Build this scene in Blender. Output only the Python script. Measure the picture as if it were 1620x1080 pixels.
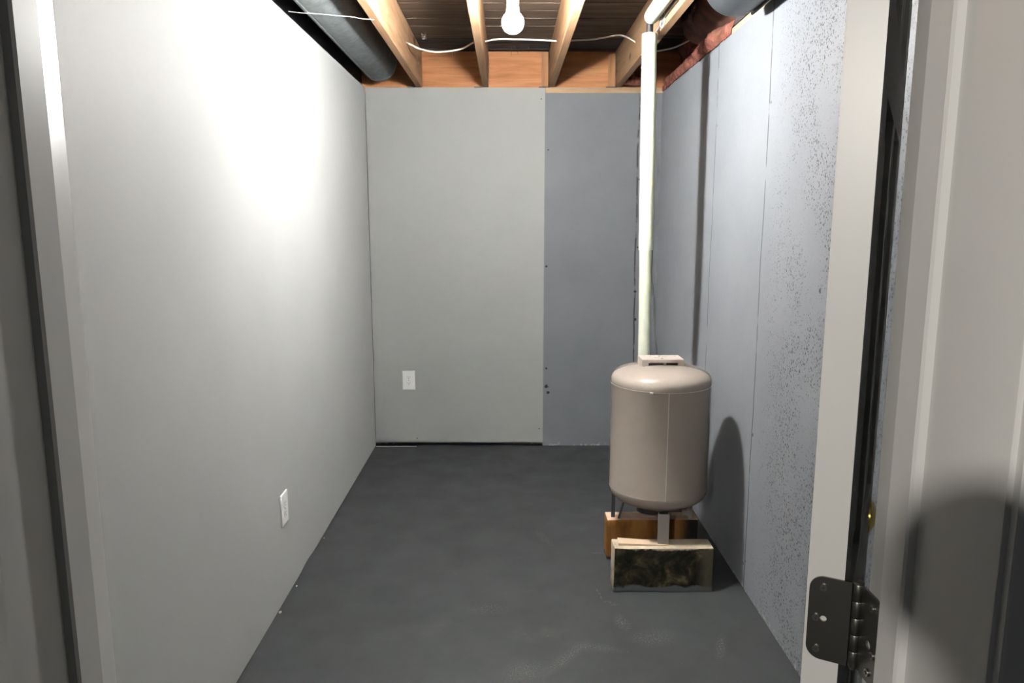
import bpy, bmesh, math, random
from mathutils import Vector, Matrix, noise
R = math.radians
random.seed(7)
scene = bpy.context.scene
for o in list(bpy.data.objects): bpy.data.objects.remove(o)
COL = scene.collection

# ------------------------------------------------------------------ camera, world, lights, exposure
H = 1.4626
cam_d = bpy.data.cameras.new('camera'); cam = bpy.data.objects.new('camera', cam_d); COL.objects.link(cam)
cam.location = (0, 0, H)
cam.rotation_euler = (math.pi/2 - 0.16146, 0, -0.00562)
cam_d.sensor_width = 36; cam_d.lens = 1166.83/1620*36; cam_d.clip_start = 0.01; cam_d.clip_end = 50
scene.camera = cam
w = bpy.data.worlds.new('world'); scene.world = w; w.use_nodes = True
w.node_tree.nodes['Background'].inputs[0].default_value = (.9, .95, 1, 1)
w.node_tree.nodes['Background'].inputs[1].default_value = 0.04
scene.view_settings.view_transform = 'Standard'; scene.view_settings.look = 'None'
scene.view_settings.exposure = 0.0; scene.view_settings.gamma = 1.0
scene.view_settings.use_curve_mapping = False
BULB_POS = (0.018, 2.70, 2.142); BULB_L = 3300.0
# the hallway's own ceiling lamp, behind the photographer
hl = bpy.data.lights.new('hall_lamp', 'POINT'); hl.energy = 110; hl.shadow_soft_size = 0.03; hl.color = (1, .95, .88)
hlo = bpy.data.objects.new('hall_lamp', hl); COL.objects.link(hlo); hlo.location = (-.58, -.93, 1.90)

# ------------------------------------------------------------------ materials
def nt_new(name):
    m = bpy.data.materials.new(name); m.use_nodes = True
    nt = m.node_tree; return m, nt, nt.nodes['Principled BSDF']
def N(nt, t, **kw):
    n = nt.nodes.new(t)
    for k, v in kw.items(): setattr(n, k, v)
    return n
def setin(n, **kw):
    for k, v in kw.items(): n.inputs[k.replace('_', ' ')].default_value = v
def coords(nt, scale=(1, 1, 1), kind='Object', loc=(0, 0, 0)):
    tc = N(nt, 'ShaderNodeTexCoord'); mp = N(nt, 'ShaderNodeMapping')
    mp.inputs['Scale'].default_value = scale; mp.inputs['Location'].default_value = loc
    nt.links.new(tc.outputs[kind], mp.inputs[0]); return mp.outputs[0]
def noise_n(nt, vec, scale, detail=4, rough=.55, dist=0):
    n = N(nt, 'ShaderNodeTexNoise'); setin(n, Scale=scale, Detail=detail, Roughness=rough, Distortion=dist)
    nt.links.new(vec, n.inputs['Vector']); return n.outputs['Fac']
def ramp(nt, fac, stops):
    r = N(nt, 'ShaderNodeValToRGB'); e = r.color_ramp.elements
    while len(e) < len(stops): e.new(.5)
    for i, (p, c) in enumerate(stops):
        e[i].position = p; e[i].color = (c[0], c[1], c[2], 1) if hasattr(c, '__len__') else (c, c, c, 1)
    nt.links.new(fac, r.inputs[0]); return r.outputs[0]
def mix(nt, fac, a, b, mode='MIX'):
    m = N(nt, 'ShaderNodeMix', data_type='RGBA', blend_type=mode)
    for s, v in ((0, fac), (6, a), (7, b)):
        if isinstance(v, (int, float)): m.inputs[s].default_value = v
        elif isinstance(v, tuple): m.inputs[s].default_value = (*v[:3], 1)
        else: nt.links.new(v, m.inputs[s])
    return m.outputs[2]
def math_n(nt, op, a, b=0.0, clamp=False):
    m = N(nt, 'ShaderNodeMath', operation=op); m.use_clamp = clamp
    for s, v in ((0, a), (1, b)):
        if isinstance(v, (int, float)): m.inputs[s].default_value = v
        else: nt.links.new(v, m.inputs[s])
    return m.outputs[0]
def mrange(nt, v, a, b, c=0.0, d=1.0):
    m = N(nt, 'ShaderNodeMapRange', interpolation_type='SMOOTHSTEP'); nt.links.new(v, m.inputs[0])
    for i, x in enumerate((a, b, c, d)): m.inputs[i+1].default_value = x
    return m.outputs[0]
def bump(nt, bs, h, strength=.3, dist=.002):
    b = N(nt, 'ShaderNodeBump'); setin(b, Strength=strength, Distance=dist)
    nt.links.new(h, b.inputs['Height']); nt.links.new(b.outputs[0], bs.inputs['Normal'])
def xyz(nt):
    tc = N(nt, 'ShaderNodeTexCoord'); s = N(nt, 'ShaderNodeSeparateXYZ'); nt.links.new(tc.outputs['Object'], s.inputs[0]); return s.outputs

def m_plain(name, col, rough=.5, metal=0, vary=.06, scale=9, bstr=.05, spec=.5, aniso=None):
    m, nt, bs = nt_new(name)
    v = coords(nt, aniso or (1, 1, 1)); f = noise_n(nt, v, scale)
    lo = tuple(c*(1-vary) for c in col); hi = tuple(min(1, c*(1+vary)) for c in col)
    nt.links.new(ramp(nt, f, [(.3, lo), (.7, hi)]), bs.inputs['Base Color'])
    setin(bs, Roughness=rough, Metallic=metal); bs.inputs['Specular IOR Level'].default_value = spec
    if bstr: bump(nt, bs, noise_n(nt, v, scale*14, 2), bstr, .001)
    return m

def m_wall_paint():
    m, nt, bs = nt_new('light grey wall paint')
    v = coords(nt); f = noise_n(nt, v, 2.2, 3)
    nt.links.new(ramp(nt, f, [(.3, (.315, .324, .318)), (.7, (.336, .343, .337))]), bs.inputs['Base Color'])
    setin(bs, Roughness=.62); bs.inputs['Specular IOR Level'].default_value = .3; bs.inputs['Diffuse Roughness'].default_value = .55
    bump(nt, bs, noise_n(nt, v, 260, 3), .08, .0006)
    return m

def m_concrete(side):
    m, nt, bs = nt_new('blue grey painted concrete ' + side)
    v = coords(nt); x, y, z = xyz(nt)
    base = ramp(nt, noise_n(nt, v, 3, 5), [(.3, (.158, .170, .190)), (.7, (.186, .197, .218))])
    fine = noise_n(nt, v, 60, 3)
    col = mix(nt, math_n(nt, 'MULTIPLY', fine, .22), base, (.22, .235, .252))
    h = math_n(nt, 'MULTIPLY', fine, .25)
    wob = math_n(nt, 'MULTIPLY', math_n(nt, 'SUBTRACT', noise_n(nt, coords(nt), 1.3, 4), .5), .05)
    def seam(axis, pos, width, strength):
        d = math_n(nt, 'ABSOLUTE', math_n(nt, 'SUBTRACT', math_n(nt, 'ADD', axis, wob), pos))
        s = mrange(nt, d, width, width*.35)
        brk = mrange(nt, noise_n(nt, coords(nt, (1, 1, 1)), 9, 3), .34, .50)
        return math_n(nt, 'MULTIPLY', math_n(nt, 'MULTIPLY', s, brk), strength)
    def hole(p, r):
        sub = N(nt, 'ShaderNodeVectorMath', operation='DISTANCE'); tc = N(nt, 'ShaderNodeTexCoord')
        nt.links.new(tc.outputs['Object'], sub.inputs[0]); sub.inputs[1].default_value = p
        d = math_n(nt, 'ADD', sub.outputs['Value'], math_n(nt, 'MULTIPLY', math_n(nt, 'SUBTRACT', noise_n(nt, coords(nt), 120, 2), .5), r*1.5))
        return mrange(nt, d, r, r*.6)
    marks = []
    if side == 'right':
        marks += [seam(y, 2.775, .0065, .8), seam(y, 3.475, .006, .7)]
        for p, r in (((.95, 2.76, 1.886), .006), ((.95, 2.76, .645), .008), ((.95, 3.45, 1.89), .0045), ((.95, 2.235, 1.253), .009),
                     ((.95, 2.79, .10), .009), ((.95, 2.77, .12), .008), ((.95, 2.35, .98), .006)):
            marks.append(hole(p, r))
        # paint-skipped bug holes, thicker towards the doorway
        cl = noise_n(nt, coords(nt, (1, 1, .7)), 5.5, 3)
        dens = math_n(nt, 'MULTIPLY', mrange(nt, y, 2.95, 2.40), mrange(nt, cl, .18, .60))
        dens = math_n(nt, 'ADD', dens, .05)
        for sc, st, amt in ((74, (1, 1, .6), .38), (135, (1, 1, .72), .48), (250, (1, 1, .8), .50)):
            vo = N(nt, 'ShaderNodeTexVoronoi'); setin(vo, Scale=sc)
            nv = N(nt, 'ShaderNodeVectorMath', operation='ADD')
            nz = N(nt, 'ShaderNodeTexNoise'); setin(nz, Scale=90.0)
            sc2 = N(nt, 'ShaderNodeVectorMath', operation='SCALE'); sc2.inputs['Scale'].default_value = .008
            nt.links.new(nz.outputs['Color'], sc2.inputs[0]); nt.links.new(coords(nt, st), nv.inputs[0]); nt.links.new(sc2.outputs[0], nv.inputs[1])
            nt.links.new(nv.outputs[0], vo.inputs['Vector'])
            sep = N(nt, 'ShaderNodeSeparateColor'); nt.links.new(vo.outputs['Color'], sep.inputs[0])
            rr = math_n(nt, 'POWER', sep.outputs[0], 2.5)
            thr = math_n(nt, 'MULTIPLY', math_n(nt, 'MULTIPLY', rr, dens), amt)
            marks.append(math_n(nt, 'MULTIPLY', math_n(nt, 'LESS_THAN', vo.outputs['Distance'], thr), .9))
    else:
        marks += [seam(x, .812, .0065, .9)]
        for p, r in (((.825, 4.7, 1.30), .008), ((.813, 4.7, 1.02), .010), ((.817, 4.7, .84), .011), ((.25, 4.7, .40), .014), ((.262, 4.7, .36), .012),
                     ((.245, 4.7, 1.18), .008), ((.25, 4.7, 1.9), .005), ((.82, 4.7, 1.72), .006), ((.25, 4.7, .52), .008)):
            marks.append(hole(p, r))
    tot = marks[0]
    for k in marks[1:]: tot = math_n(nt, 'MAXIMUM', tot, k)
    col = mix(nt, tot, col, (.022, .023, .025))
    # rough crumbs of pale paint round the floor edge
    low = math_n(nt, 'MULTIPLY', mrange(nt, z, .03, .0), mrange(nt, noise_n(nt, coords(nt), 45, 3), .55, .66))
    col = mix(nt, math_n(nt, 'MULTIPLY', low, .6), col, (.5, .5, .5))
    nt.links.new(col, bs.inputs['Base Color'])
    setin(bs, Roughness=.55); bs.inputs['Specular IOR Level'].default_value = .3; bs.inputs['Diffuse Roughness'].default_value = .7
    hh = math_n(nt, 'SUBTRACT', math_n(nt, 'ADD', h, math_n(nt, 'MULTIPLY', noise_n(nt, v, 7, 3), .4)), tot)
    bump(nt, bs, hh, .45, .004)
    return m

def m_floor():
    m, nt, bs = nt_new('dark grey floor paint')
    v = coords(nt)
    base = ramp(nt, noise_n(nt, v, 1.7, 6, .6), [(.3, (.042, .0465, .048)), (.7, (.055, .0605, .063))])
    base = mix(nt, math_n(nt, 'MULTIPLY', noise_n(nt, v, 90, 3), .25), base, (.068, .072, .075))
    # dusty smears and scuffs
    patch = mrange(nt, noise_n(nt, coords(nt, (1, 1, 1), loc=(3.1, 1.7, 0)), 2.3, 5, .62, .6), .60, .74)
    speck = mrange(nt, noise_n(nt, v, 55, 4, .7), .62, .72)
    x, y, z = xyz(nt)
    near = mrange(nt, y, 3.3, 2.4, .25, 1.0)
    dust = math_n(nt, 'MULTIPLY', math_n(nt, 'MULTIPLY', patch, speck), near)
    sp2 = math_n(nt, 'MULTIPLY', mrange(nt, noise_n(nt, v, 130, 2, .5), .73, .78), .5)
    col = mix(nt, math_n(nt, 'MULTIPLY', patch, .10), base, (.2, .18, .16))
    col = mix(nt, math_n(nt, 'MULTIPLY', dust, .7), col, (.38, .37, .35))
    col = mix(nt, math_n(nt, 'MULTIPLY', sp2, near), col, (.3, .29, .28))
    def scuff(px, py, rx, ry, ang, amt, c=(.3, .29, .28), sc=30):
        nonlocal col
        mp = N(nt, 'ShaderNodeMapping', vector_type='TEXTURE'); tc = N(nt, 'ShaderNodeTexCoord')
        nt.links.new(tc.outputs['Object'], mp.inputs[0])
        mp.inputs['Location'].default_value = (px, py, 0); mp.inputs['Rotation'].default_value = (0, 0, R(ang)); mp.inputs['Scale'].default_value = (rx, ry, 1)
        ln = N(nt, 'ShaderNodeVectorMath', operation='LENGTH'); nt.links.new(mp.outputs[0], ln.inputs[0])
        d = mrange(nt, ln.outputs['Value'], 1.25, .1)
        d = math_n(nt, 'MULTIPLY', d, mrange(nt, noise_n(nt, v, sc*2.2, 6, .8),   .47, .68))
        col = mix(nt, math_n(nt, 'MULTIPLY', d, amt), col, tuple(q*.75 for q in c))
    scuff(-.559, 3.877, .075, .05, 10, .35, (.2, .17, .13))
    scuff(-.239, 2.914, .05, .07, 30, .35, (.22, .19, .15))
    scuff(.362, 2.729, .006, .05, 8, 1.0, (.5, .5, .5))
    scuff(.40, 2.66, .035, .012, -30, .8, (.45, .45, .45))
    scuff(.40, 3.10, .035, .012, -10, .8, (.4, .4, .4))
    scuff(.20, 2.30, .14, .03, 50, .6, (.4, .4, .39), 75)
    scuff(.30, 2.36, .12, .03, -12, .5, (.4, .4, .39), 85)
    scuff(.05, 2.22, .10, .07, 20, .5, (.4, .4, .39), 80)
    scuff(.52, 2.42, .10, .06, 10, .6, (.4, .4, .39), 70)
    scuff(.74, 2.36, .02, .10, -20, .8, (.4, .4, .39), 70)
    scuff(.42, 2.52, .03, .07, 10, .7, (.4, .4, .39), 60)
    scuff(.17, 3.25, .03, .12, 20, .6, (.35, .35, .34), 60)
    scuff(-.08, 2.62, .10, .05, 0, .5, (.35, .34, .30), 60)
    nt.links.new(col, bs.inputs['Base Color'])
    r = ramp(nt, noise_n(nt, v, 6, 4), [(.3, (.42,)*3), (.7, (.58,)*3)]); nt.links.new(r, bs.inputs['Roughness'])
    bs.inputs['Specular IOR Level'].default_value = .4
    bump(nt, bs, noise_n(nt, v, 14, 8, .7), .22, .003)
    return m

def m_wood(name, c1, c2, c3, axis, rough=.65, knots=True, scale=1.0):
    """axis: 0/1/2 - direction of the grain"""
    m, nt, bs = nt_new(name)
    st = [9.0, 9.0, 9.0]; st[axis] = .7
    st = tuple(s*scale for s in st)
    v = coords(nt, st)
    oi = N(nt, 'ShaderNodeObjectInfo')
    add = N(nt, 'ShaderNodeVectorMath', operation='ADD'); nt.links.new(v, add.inputs[0])
    sc = N(nt, 'ShaderNodeVectorMath', operation='SCALE'); sc.inputs[0].default_value = (31, 17, 43); nt.links.new(oi.outputs['Random'], sc.inputs['Scale'])
    nt.links.new(sc.outputs[0], add.inputs[1]); v = add.outputs[0]
    g = noise_n(nt, v, 1.6, 7, .62, 1.2)
    fine = noise_n(nt, v, 9, 4, .6)
    col = ramp(nt, g, [(.28, c1), (.5, c2), (.72, c3)])
    col = mix(nt, math_n(nt, 'MULTIPLY', mrange(nt, fine, .5, .75), .35), col, tuple(c*.55 for c in c1))
    if knots:
        vo = N(nt, 'ShaderNodeTexVoronoi'); setin(vo, Scale=4.2)
        s3 = [1.0, 1.0, 1.0]; s3[axis] = .45
        kv = coords(nt, tuple(s3)); a2 = N(nt, 'ShaderNodeVectorMath', operation='ADD'); nt.links.new(kv, a2.inputs[0]); nt.links.new(sc.outputs[0], a2.inputs[1])
        nt.links.new(a2.outputs[0], vo.inputs['Vector'])
        k = mrange(nt, vo.outputs['Distance'], .13, .06)
        col = mix(nt, math_n(nt, 'MULTIPLY', k, .8), col, tuple(c*.3 for c in c1))
    tone = mrange(nt, oi.outputs['Random'], 0, 1, .82, 1.12)
    cm = N(nt, 'ShaderNodeVectorMath', operation='SCALE'); nt.links.new(col, cm.inputs[0]); nt.links.new(tone, cm.inputs['Scale'])
    nt.links.new(cm.outputs[0], bs.inputs['Base Color'])
    setin(bs, Roughness=rough); bs.inputs['Specular IOR Level'].default_value = .25
    bump(nt, bs, fine, .25, .002)
    return m

def m_tank():
    m, nt, bs = nt_new('beige tank enamel')
    v = coords(nt); x, y, z = xyz(nt)
    f = noise_n(nt, v, 5, 4)
    c = ramp(nt, f, [(.3, (.310, .266, .230)), (.7, (.340, .293, .254))])
    dirt = math_n(nt, 'MULTIPLY', mrange(nt, noise_n(nt, coords(nt, (1, 1, .3)), 16, 5, .7), .60, .72), .25)
    c = mix(nt, dirt, c, (.22, .18, .15))
    nt.links.new(c, bs.inputs['Base Color']); setin(bs, Roughness=.25); bs.inputs['Coat Weight'].default_value = .8; bs.inputs['Coat Roughness'].default_value = .09; bs.inputs['Specular IOR Level'].default_value = .5
    bump(nt, bs, noise_n(nt, v, 120, 2), .04, .001)
    return m

def m_block(kind):
    m, nt, bs = nt_new('stained concrete block ' + kind)
    v = coords(nt); x, y, z = xyz(nt)
    if kind == 'mouldy':
        n1 = noise_n(nt, coords(nt, (1, 1, 1)), 9, 7, .68, .5)
        face = ramp(nt, n1, [(.36, (.008, .008, .007)), (.48, (.022, .021, .014)), (.56, (.06, .05, .028)), (.66, (.16, .135, .08)), (.76, (.30, .27, .18))])
        n2 = noise_n(nt, coords(nt), 14, 4)
        zz = math_n(nt, 'ADD', z, math_n(nt, 'MULTIPLY', math_n(nt, 'SUBTRACT', n2, .5), .05))
        # raw pale rim at the top, grey floor paint splashed along the foot
        toprim = mrange(nt, zz, .178, .187); col = mix(nt, toprim, face, (.33, .29, .22))
        foot = mrange(nt, zz, .030, .020); col = mix(nt, foot, col, (.13, .14, .15))
        xx = math_n(nt, 'ADD', x, math_n(nt, 'MULTIPLY', math_n(nt, 'SUBTRACT', n2, .5), .06))
        rt = math_n(nt, 'MULTIPLY', mrange(nt, xx, .74, .80), .6); col = mix(nt, rt, col, (.16, .145, .10))
        # top and left end stay clean cement
        g = N(nt, 'ShaderNodeNewGeometry'); s = N(nt, 'ShaderNodeSeparateXYZ'); nt.links.new(g.outputs['Normal'], s.inputs[0])
        t = mrange(nt, s.outputs[2], .5, .8)
        topc = ramp(nt, noise_n(nt, v, 12, 5), [(.35, (.42, .35, .25)), (.6, (.60, .52, .40)), (.7, (.50, .40, .22))])
        col = mix(nt, t, col, topc)
        l = mrange(nt, s.outputs[0], -.5, -.8)
        col = mix(nt, l, col, ramp(nt, noise_n(nt, v, 20, 4), [(.35, (.30, .25, .19)), (.65, (.52, .45, .36))]))
    else:
        n1 = noise_n(nt, coords(nt, (1, 1, .35)), 11, 5, .6)
        face = ramp(nt, n1, [(.3, (.16, .065, .018)), (.55, (.33, .15, .04)), (.75, (.42, .21, .06))])
        soot = mrange(nt, math_n(nt, 'ADD', x, math_n(nt, 'MULTIPLY', n1, .06)), .76, .83)
        face = mix(nt, soot, face, (.02, .02, .018))
        foot = mrange(nt, z, .022, .012); face = mix(nt, foot, face, (.05, .05, .05))
        g = N(nt, 'ShaderNodeNewGeometry'); s = N(nt, 'ShaderNodeSeparateXYZ'); nt.links.new(g.outputs['Normal'], s.inputs[0])
        t = mrange(nt, s.outputs[2], .5, .8)
        col = mix(nt, t, face, ramp(nt, noise_n(nt, v, 14, 4), [(.35, (.45, .30, .22)), (.65, (.60, .43, .33))]))
    nt.links.new(col, bs.inputs['Base Color']); setin(bs, Roughness=.85); bs.inputs['Specular IOR Level'].default_value = .2
    bump(nt, bs, noise_n(nt, v, 70, 5, .7), .5, .004)
    return m

def m_insul():
    m, nt, bs = nt_new('pink fibreglass')
    v = coords(nt)
    c = ramp(nt, noise_n(nt, v, 16, 6, .7), [(.3, (.10, .035, .025)), (.5, (.27, .10, .075)), (.68, (.42, .19, .14))])
    c = mix(nt, math_n(nt, 'MULTIPLY', mrange(nt, noise_n(nt, v, 5, 3), .5, .65), .6), c, (.16, .09, .05))
    nt.links.new(c, bs.inputs['Base Color']); setin(bs, Roughness=.95); bs.inputs['Specular IOR Level'].default_value = .05
    bump(nt, bs, noise_n(nt, v, 60, 6, .8), .9, .01)
    return m

def m_zinc(name, col, rough=.42, metal=.75, sc=18):
    m, nt, bs = nt_new(name)
    v = coords(nt)
    vo = N(nt, 'ShaderNodeTexVoronoi'); setin(vo, Scale=sc*3.0); nt.links.new(v, vo.inputs['Vector'])
    sep = N(nt, 'ShaderNodeSeparateColor'); nt.links.new(vo.outputs['Color'], sep.inputs[0])
    f = math_n(nt, 'ADD', math_n(nt, 'MULTIPLY', sep.outputs[0], .25), math_n(nt, 'MULTIPLY', noise_n(nt, v, sc*.4, 5, .7), .75))
    nt.links.new(ramp(nt, f, [(.3, tuple(c*.8 for c in col)), (.65, tuple(min(1, c*1.2) for c in col))]), bs.inputs['Base Color'])
    setin(bs, Roughness=rough, Metallic=metal)
    bump(nt, bs, noise_n(nt, v, sc, 4), .12, .002)
    return m

def m_sleeve():
    m, nt, bs = nt_new('pale cream foam pipe sleeve')
    v = coords(nt)
    c = ramp(nt, noise_n(nt, coords(nt, (1, 1, .3)), 14, 5), [(.3, (.47, .51, .39)), (.7, (.54, .57, .47))])
    sub = N(nt, 'ShaderNodeVectorMath', operation='DISTANCE'); tc = N(nt, 'ShaderNodeTexCoord')
    nt.links.new(tc.outputs['Object'], sub.inputs[0]); sub.inputs[1].default_value = (.636, 3.30, 1.63)
    st = mrange(nt, math_n(nt, 'ADD', sub.outputs['Value'], math_n(nt, 'MULTIPLY', noise_n(nt, v, 40, 2), .02)), .030, .018)
    c = mix(nt, math_n(nt, 'MULTIPLY', st, .7), c, (.68, .58, .30))
    nt.links.new(c, bs.inputs['Base Color']); setin(bs, Roughness=.55); bs.inputs['Specular IOR Level'].default_value = .3
    bump(nt, bs, noise_n(nt, v, 30, 4), .15, .002)
    return m

def m_bulb():
    m = bpy.data.materials.new('lit bulb glass'); m.use_nodes = True; nt = m.node_tree
    for n in list(nt.nodes): nt.nodes.remove(n)
    out = N(nt, 'ShaderNodeOutputMaterial'); em = N(nt, 'ShaderNodeEmission')
    em.inputs[0].default_value = (1, .985, .955, 1)
    # LED bulb: most light leaves through the lower half of the diffuser
    g = N(nt, 'ShaderNodeNewGeometry'); s = N(nt, 'ShaderNodeSeparateXYZ'); nt.links.new(g.outputs['Normal'], s.inputs[0])
    f = mrange(nt, s.outputs[2], .9, -.2, BULB_L*.7, BULB_L)
    nt.links.new(f, em.inputs[1]); nt.links.new(em.outputs[0], out.inputs[0])
    return m

M = {}
M['paint'] = m_wall_paint()
M['conc_r'] = m_concrete('right'); M['conc_b'] = m_concrete('back')
M['floor'] = m_floor()
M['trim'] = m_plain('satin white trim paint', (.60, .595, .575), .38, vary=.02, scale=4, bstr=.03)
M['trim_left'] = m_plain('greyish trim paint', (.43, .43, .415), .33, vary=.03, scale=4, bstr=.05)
M['joist'] = m_wood('joist pine', (.30, .165, .085), (.41, .245, .135), (.48, .31, .185), 1)
M['rim'] = m_wood('orange rim board', (.28, .112, .042), (.40, .175, .072), (.50, .24, .11), 0)
M['nailer'] = m_wood('orange nailer wood', (.30, .14, .06), (.42, .21, .10), (.50, .27, .135), 2, knots=False)
M['plank'] = m_wood('aged subfloor plank', (.06, .042, .029), (.125, .09, .064), (.20, .145, .10), 0, .75)
M['plank_dark'] = m_wood('dark subfloor plank', (.035, .035, .035), (.06, .058, .056), (.09, .085, .08), 0, .75)
M['sill'] = m_wood('sill plate wood', (.34, .21, .12), (.46, .31, .185), (.54, .38, .24), 0)
M['sill_r'] = m_wood('sill plate wood side', (.34, .21, .12), (.46, .31, .185), (.54, .38, .24), 1)
M['shim'] = m_wood('shim wood', (.52, .38, .25), (.62, .48, .34), (.70, .56, .42), 0, knots=False)
M['tank'] = m_tank()
M['tank_seam'] = m_plain('weld seam enamel', (.46, .42, .37), .3, vary=.04)
M['block1'] = m_block('mouldy'); M['block2'] = m_block('orange')
M['insul'] = m_insul()
M['duct'] = m_zinc('grey galvanized duct', (.20, .22, .225), .48, .5)
M['duct_dark'] = m_zinc('dark duct metal', (.030, .035, .039), .34, .1)
M['flash'] = m_zinc('bright sheet metal', (.6, .6, .6), .3, .9)
M['nickel'] = m_plain('dull satin nickel', (.20, .195, .18), .36, 1.0, .08, 12, .04)
M['nickel_hi'] = m_plain('worn nickel', (.42, .41, .38), .3, 1.0, .08, 12, .03)
M['brass'] = m_plain('polished brass', (.62, .45, .10), .22, 1.0, .05, 12, 0)
M['plastic'] = m_plain('white plastic', (.80, .80, .79), .35, vary=.01, bstr=0)
M['slot'] = m_plain('dark slot', (.03, .03, .03), .7, bstr=0)
M['sleeve'] = m_sleeve()
M['cable'] = m_plain('white cable jacket', (.66, .64, .58), .5, bstr=0)
M['wire_grey'] = m_plain('grey wire', (.16, .16, .16), .5, bstr=0)
M['black'] = m_plain('black rubber and shade', (.015, .015, .016), .5, bstr=.02)
M['thread'] = m_plain('white thread', (.8, .8, .78), .8, bstr=0)
M['web'] = m_plain('dusty cobweb', (.42, .38, .34), .9, bstr=0)
M['bracket'] = m_plain('clean beige bracket enamel', (.44, .39, .35), .35, vary=.03)
M['leg'] = m_plain('beige tank leg', (.40, .36, .33), .4, vary=.08)
M['leg_dark'] = m_plain('dark tank leg', (.07, .07, .075), .5, vary=.1)  # darker tone for the rear left leg and the strut
M['lead'] = m_plain('dark shim metal', (.05, .06, .065), .5, .5)
M['bulb'] = m_bulb()

# ------------------------------------------------------------------ geometry helpers
def obj(name, bm, mat, parent=None, smooth=False):
    me = bpy.data.meshes.new(name); bm.to_mesh(me); bm.free()
    me.materials.append(mat)
    if smooth:
        for p in me.polygons: p.use_smooth = True
        if smooth != 'all': me.set_sharp_from_angle(angle=R(35))
    o = bpy.data.objects.new(name, me); COL.objects.link(o)
    if parent: o.parent = parent; o.matrix_parent_inverse = parent.matrix_world.inverted() if False else Matrix.Translation(-parent.location) if parent.type == 'EMPTY' else Matrix()
    return o
def bx(bm, a, b, bev=0, seg=2, mat=None):
    ret = bmesh.ops.create_cube(bm, size=1); vs = ret['verts']
    s = [abs(b[i]-a[i]) for i in range(3)]; c = [(a[i]+b[i])/2 for i in range(3)]
    bmesh.ops.scale(bm, vec=s, verts=vs); bmesh.ops.translate(bm, vec=c, verts=vs)
    if bev:
        es = list({e for v in vs for e in v.link_edges})
        r = bmesh.ops.bevel(bm, geom=es, offset=bev, segments=seg, affect='EDGES', profile=.5)
    return bm
def box(a, b, bev=0, seg=2): return bx(bmesh.new(), a, b, bev, seg)
def cyl(bm, p0, p1, r0, r1=None, seg=24, caps=True):
    p0, p1 = Vector(p0), Vector(p1); d = p1-p0; r1 = r0 if r1 is None else r1
    q = d.to_track_quat('Z', 'Y').to_matrix().to_4x4(); q.translation = (p0+p1)/2
    bmesh.ops.create_cone(bm, cap_ends=caps, segments=seg, radius1=r0, radius2=r1, depth=d.length, matrix=q); return bm
def lathe(bm, prof, c=(0, 0, 0), seg=64, mat=None):
    """prof: list of (r, z)"""
    rings = []
    for r, z in prof:
        if r < 1e-6: rings.append([bm.verts.new((0, 0, z))])
        else: rings.append([bm.verts.new((r*math.cos(2*math.pi*i/seg), r*math.sin(2*math.pi*i/seg), z)) for i in range(seg)])
    for a, b in zip(rings, rings[1:]):
        for i in range(seg):
            j = (i+1) % seg
            if len(a) == 1 and len(b) == 1: continue
            if len(a) == 1: bm.faces.new((a[0], b[i], b[j]))
            elif len(b) == 1: bm.faces.new((a[i], b[0], a[j]))
            else: bm.faces.new((a[i], b[i], b[j], a[j]))
    vs = [v for r in rings for v in r]
    T = (mat or Matrix()).copy(); T = Matrix.Translation(c) @ T
    bmesh.ops.transform(bm, matrix=T, verts=vs)
    bmesh.ops.recalc_face_normals(bm, faces=bm.faces); return bm
def tube(bm, pts, r, seg=10, closed_ends=True, rad=None):
    pts = [Vector(p) for p in pts]; rings = []; up = None
    for i, p in enumerate(pts):
        t = (pts[min(i+1, len(pts)-1)]-pts[max(i-1, 0)]).normalized()
        if up is None: up = t.orthogonal().normalized()
        up = (up - t*up.dot(t)).normalized(); s = t.cross(up)
        rr = rad[i] if rad else r
        rings.append([bm.verts.new(p + (up*math.cos(2*math.pi*k/seg)+s*math.sin(2*math.pi*k/seg))*rr) for k in range(seg)])
    for a, b in zip(rings, rings[1:]):
        for k in range(seg): bm.faces.new((a[k], a[(k+1) % seg], b[(k+1) % seg], b[k]))
    if closed_ends: bm.faces.new(rings[0][::-1]); bm.faces.new(rings[-1])
    bmesh.ops.recalc_face_normals(bm, faces=bm.faces); return bm
def spline(pts, n=8):
    P = [Vector(p) for p in pts]; P = [P[0]*2-P[1]]+P+[P[-1]*2-P[-2]]; out = []
    for i in range(1, len(P)-2):
        for k in range(n):
            t = k/n
            out.append(.5*((2*P[i])+(-P[i-1]+P[i+1])*t+(2*P[i-1]-5*P[i]+4*P[i+1]-P[i+2])*t*t+(-P[i-1]+3*P[i]-3*P[i+1]+P[i+2])*t**3))
    out.append(P[-2]); return out
def prism(bm, poly, axis, a, b):
    """extrude a 2D polygon along an axis; poly in the other two axes in order"""
    def mk(u, v, t):
        c = [u, v]; c.insert(axis, t); return bm.verts.new(c)
    A = [mk(u, v, a) for u, v in poly]; B = [mk(u, v, b) for u, v in poly]
    bm.faces.new(A[::-1]); bm.faces.new(B)
    for i in range(len(poly)): bm.faces.new((A[i], A[(i+1) % len(poly)], B[(i+1) % len(poly)], B[i]))
    bmesh.ops.recalc_face_normals(bm, faces=bm.faces); return bm
def tag(o, label, cat, group=None):
    o['label'] = label; o['category'] = cat
    if group: o['group'] = group
    return o
def thing(name, loc, label, cat, group=None):
    e = bpy.data.objects.new(name, None); COL.objects.link(e); e.location = loc; e.empty_display_size = .05
    bpy.context.view_layer.update()
    return tag(e, label, cat, group)
def struct(name, bm, m, smooth=False):
    o = obj(name, bm, m, None, smooth); o['kind'] = 'structure'; return o
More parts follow.
